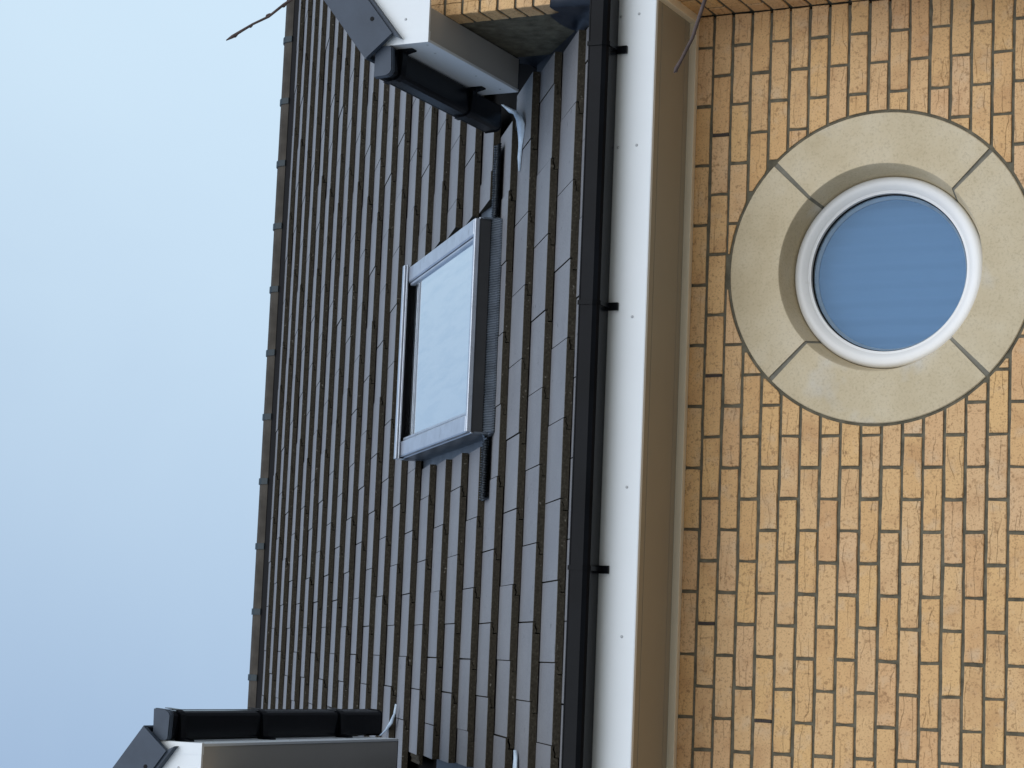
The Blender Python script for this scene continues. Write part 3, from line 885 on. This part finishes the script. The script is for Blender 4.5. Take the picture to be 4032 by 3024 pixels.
mb.build('lead_apron', M['lead'], house)

# torn strips of pale roofing membrane
def strip(pts, widths, name='torn_membrane'):
    mb = MB(); vs = []
    rr = random.Random(len(pts))
    for (x, s, o), w in zip(pts, widths):
        for f in (-1, -.35, .3, 1):
            vs.append(RT(x+rr.uniform(-.003, .003), s+w*.5*f, o+.006*math.cos(f*2.2)+rr.uniform(-.002, .002)))
    n = len(pts)
    mb.add(vs, [(i*4+j, i*4+j+1, (i+1)*4+j+1, (i+1)*4+j) for i in range(n-1) for j in range(3)], 0, True)
    o = mb.build(name, M['membrane'], roof)
    md = o.modifiers.new('thick', 'SOLIDIFY'); md.thickness = .0015
    return o
strip([(.035, 1.40, .012), (.010, 1.345, .012), (-.02, 1.27, .010), (-.045, 1.205, .008), (-.08, 1.155, .004), (-.112, 1.150, -.002), (-.145, 1.165, -.008), (-.19, 1.175, -.012), (-.235, 1.185, -.014), (-.29, 1.19, -.018)],
      [.02, .045, .06, .06, .085, .11, .10, .06, .03, .006])
strip([(-2.53, 3.03, .004), (-2.575, 3.055, .006), (-2.62, 3.12, .010), (-2.66, 3.20, .016), (-2.69, 3.30, .02)], [.006, .035, .055, .045, .02])
strip([(-2.640, .862, -.010), (-2.67, .85, -.008), (-2.71, .842, -.006), (-2.75, .838, -.006)], [.012, .04, .045, .05])

# ------------------------------------------------------------------ bare tree beside the camera: only its twig ends reach into the picture
tree = empty('bare_tree', (.30, -3.75, 0))
tree['label'] = 'leafless tree reaching in from the side with two thin brown twig ends'; tree['category'] = 'tree'
def tpart(pts, rads, name, parent, n=8):
    mb = MB(); mb.tube(pts, rads, n); o = mb.build(name, M['bark'], parent)
    o.matrix_parent_inverse = inv_parent(parent); return o
trk = tpart([(.30, -3.75, -.05), (.31, -3.74, .8), (.28, -3.76, 1.6), (.30, -3.73, 2.3), (.36, -3.70, 3.0), (.42, -3.68, 3.6), (.45, -3.7, 4.1)], [.05, .042, .036, .029, .021, .012, .004], 'trunk', tree)
b1 = tpart([(.285, -3.755, 1.7), (-.15, -3.86, 2.4), (-.58, -3.98, 2.95), (-.85, -4.03, 3.40)], [.018, .013, .009, .0055], 'branch', tree)
b2 = tpart([(.295, -3.75, 2.0), (-.30, -3.98, 2.62), (-.85, -4.2, 2.94)], [.017, .011, .006], 'branch', tree)
tpart([(.33, -3.71, 2.7), (.7, -3.6, 3.4), (.9, -3.55, 4.0)], [.015, .009, .003], 'branch', tree)
Hh = H
def twig(pts, rads, buds, name='twig'):
    mb = MB(); mb.tube(pts, rads, 8)
    for bx, sz, side in buds:
        i = int(bx); f = bx-i
        p = Vector(pts[i]).lerp(Vector(pts[i+1]), f); d = (Vector(pts[i])-Vector(pts[i+1])).normalized()
        sd_ = (d.cross(fw)).normalized()*side
        mb.tube([p-d*sz*.8, p+sd_*sz*.35, p+d*sz*.9+sd_*sz*.75, p+d*sz*1.5+sd_*sz*.75], [sz*.25, sz*.5, sz*.35, sz*.05], 6)
    o = mb.build(name, M['bark'], tree); o.matrix_parent_inverse = inv_parent(tree)
twig([(-1.1705, -4.107, -.695+Hh), (-1.163, -4.102, -.705+Hh), (-1.155, -4.098, -.716+Hh), (-1.138, -4.088, -.740+Hh), (-1.123, -4.077, -.767+Hh), (-1.099, -4.067, -.793+Hh), (-1.088, -4.061, -.808+Hh), (-1.02, -4.05, -.93+Hh), (-.85, -4.03, 3.40)],
     [.0010, .0034, .0028, .0023, .0024, .0026, .0028, .0035, .005], [(1.6, .0045, 1), (2.9, .004, 1), (4.1, .0055, -1), (5.1, .005, 1), (6.6, .004, -1)])
twig([(-1.3475, -4.231, -1.6565+Hh), (-1.340, -4.2315, -1.661+Hh), (-1.329, -4.232, -1.668+Hh), (-1.293, -4.234, -1.688+Hh), (-1.246, -4.242, -1.707+Hh), (-1.230, -4.243, -1.713+Hh), (-1.1, -4.24, -1.76+Hh), (-.85, -4.2, 2.94)],
     [.0010, .0036, .0030, .0030, .0034, .0034, .0038, .006], [(.9, .0040, 1), (1.1, .0035, -1), (3.2, .0035, 1), (5.4, .004, -1)])
print('bricks', nb, 'tiles', nt_)
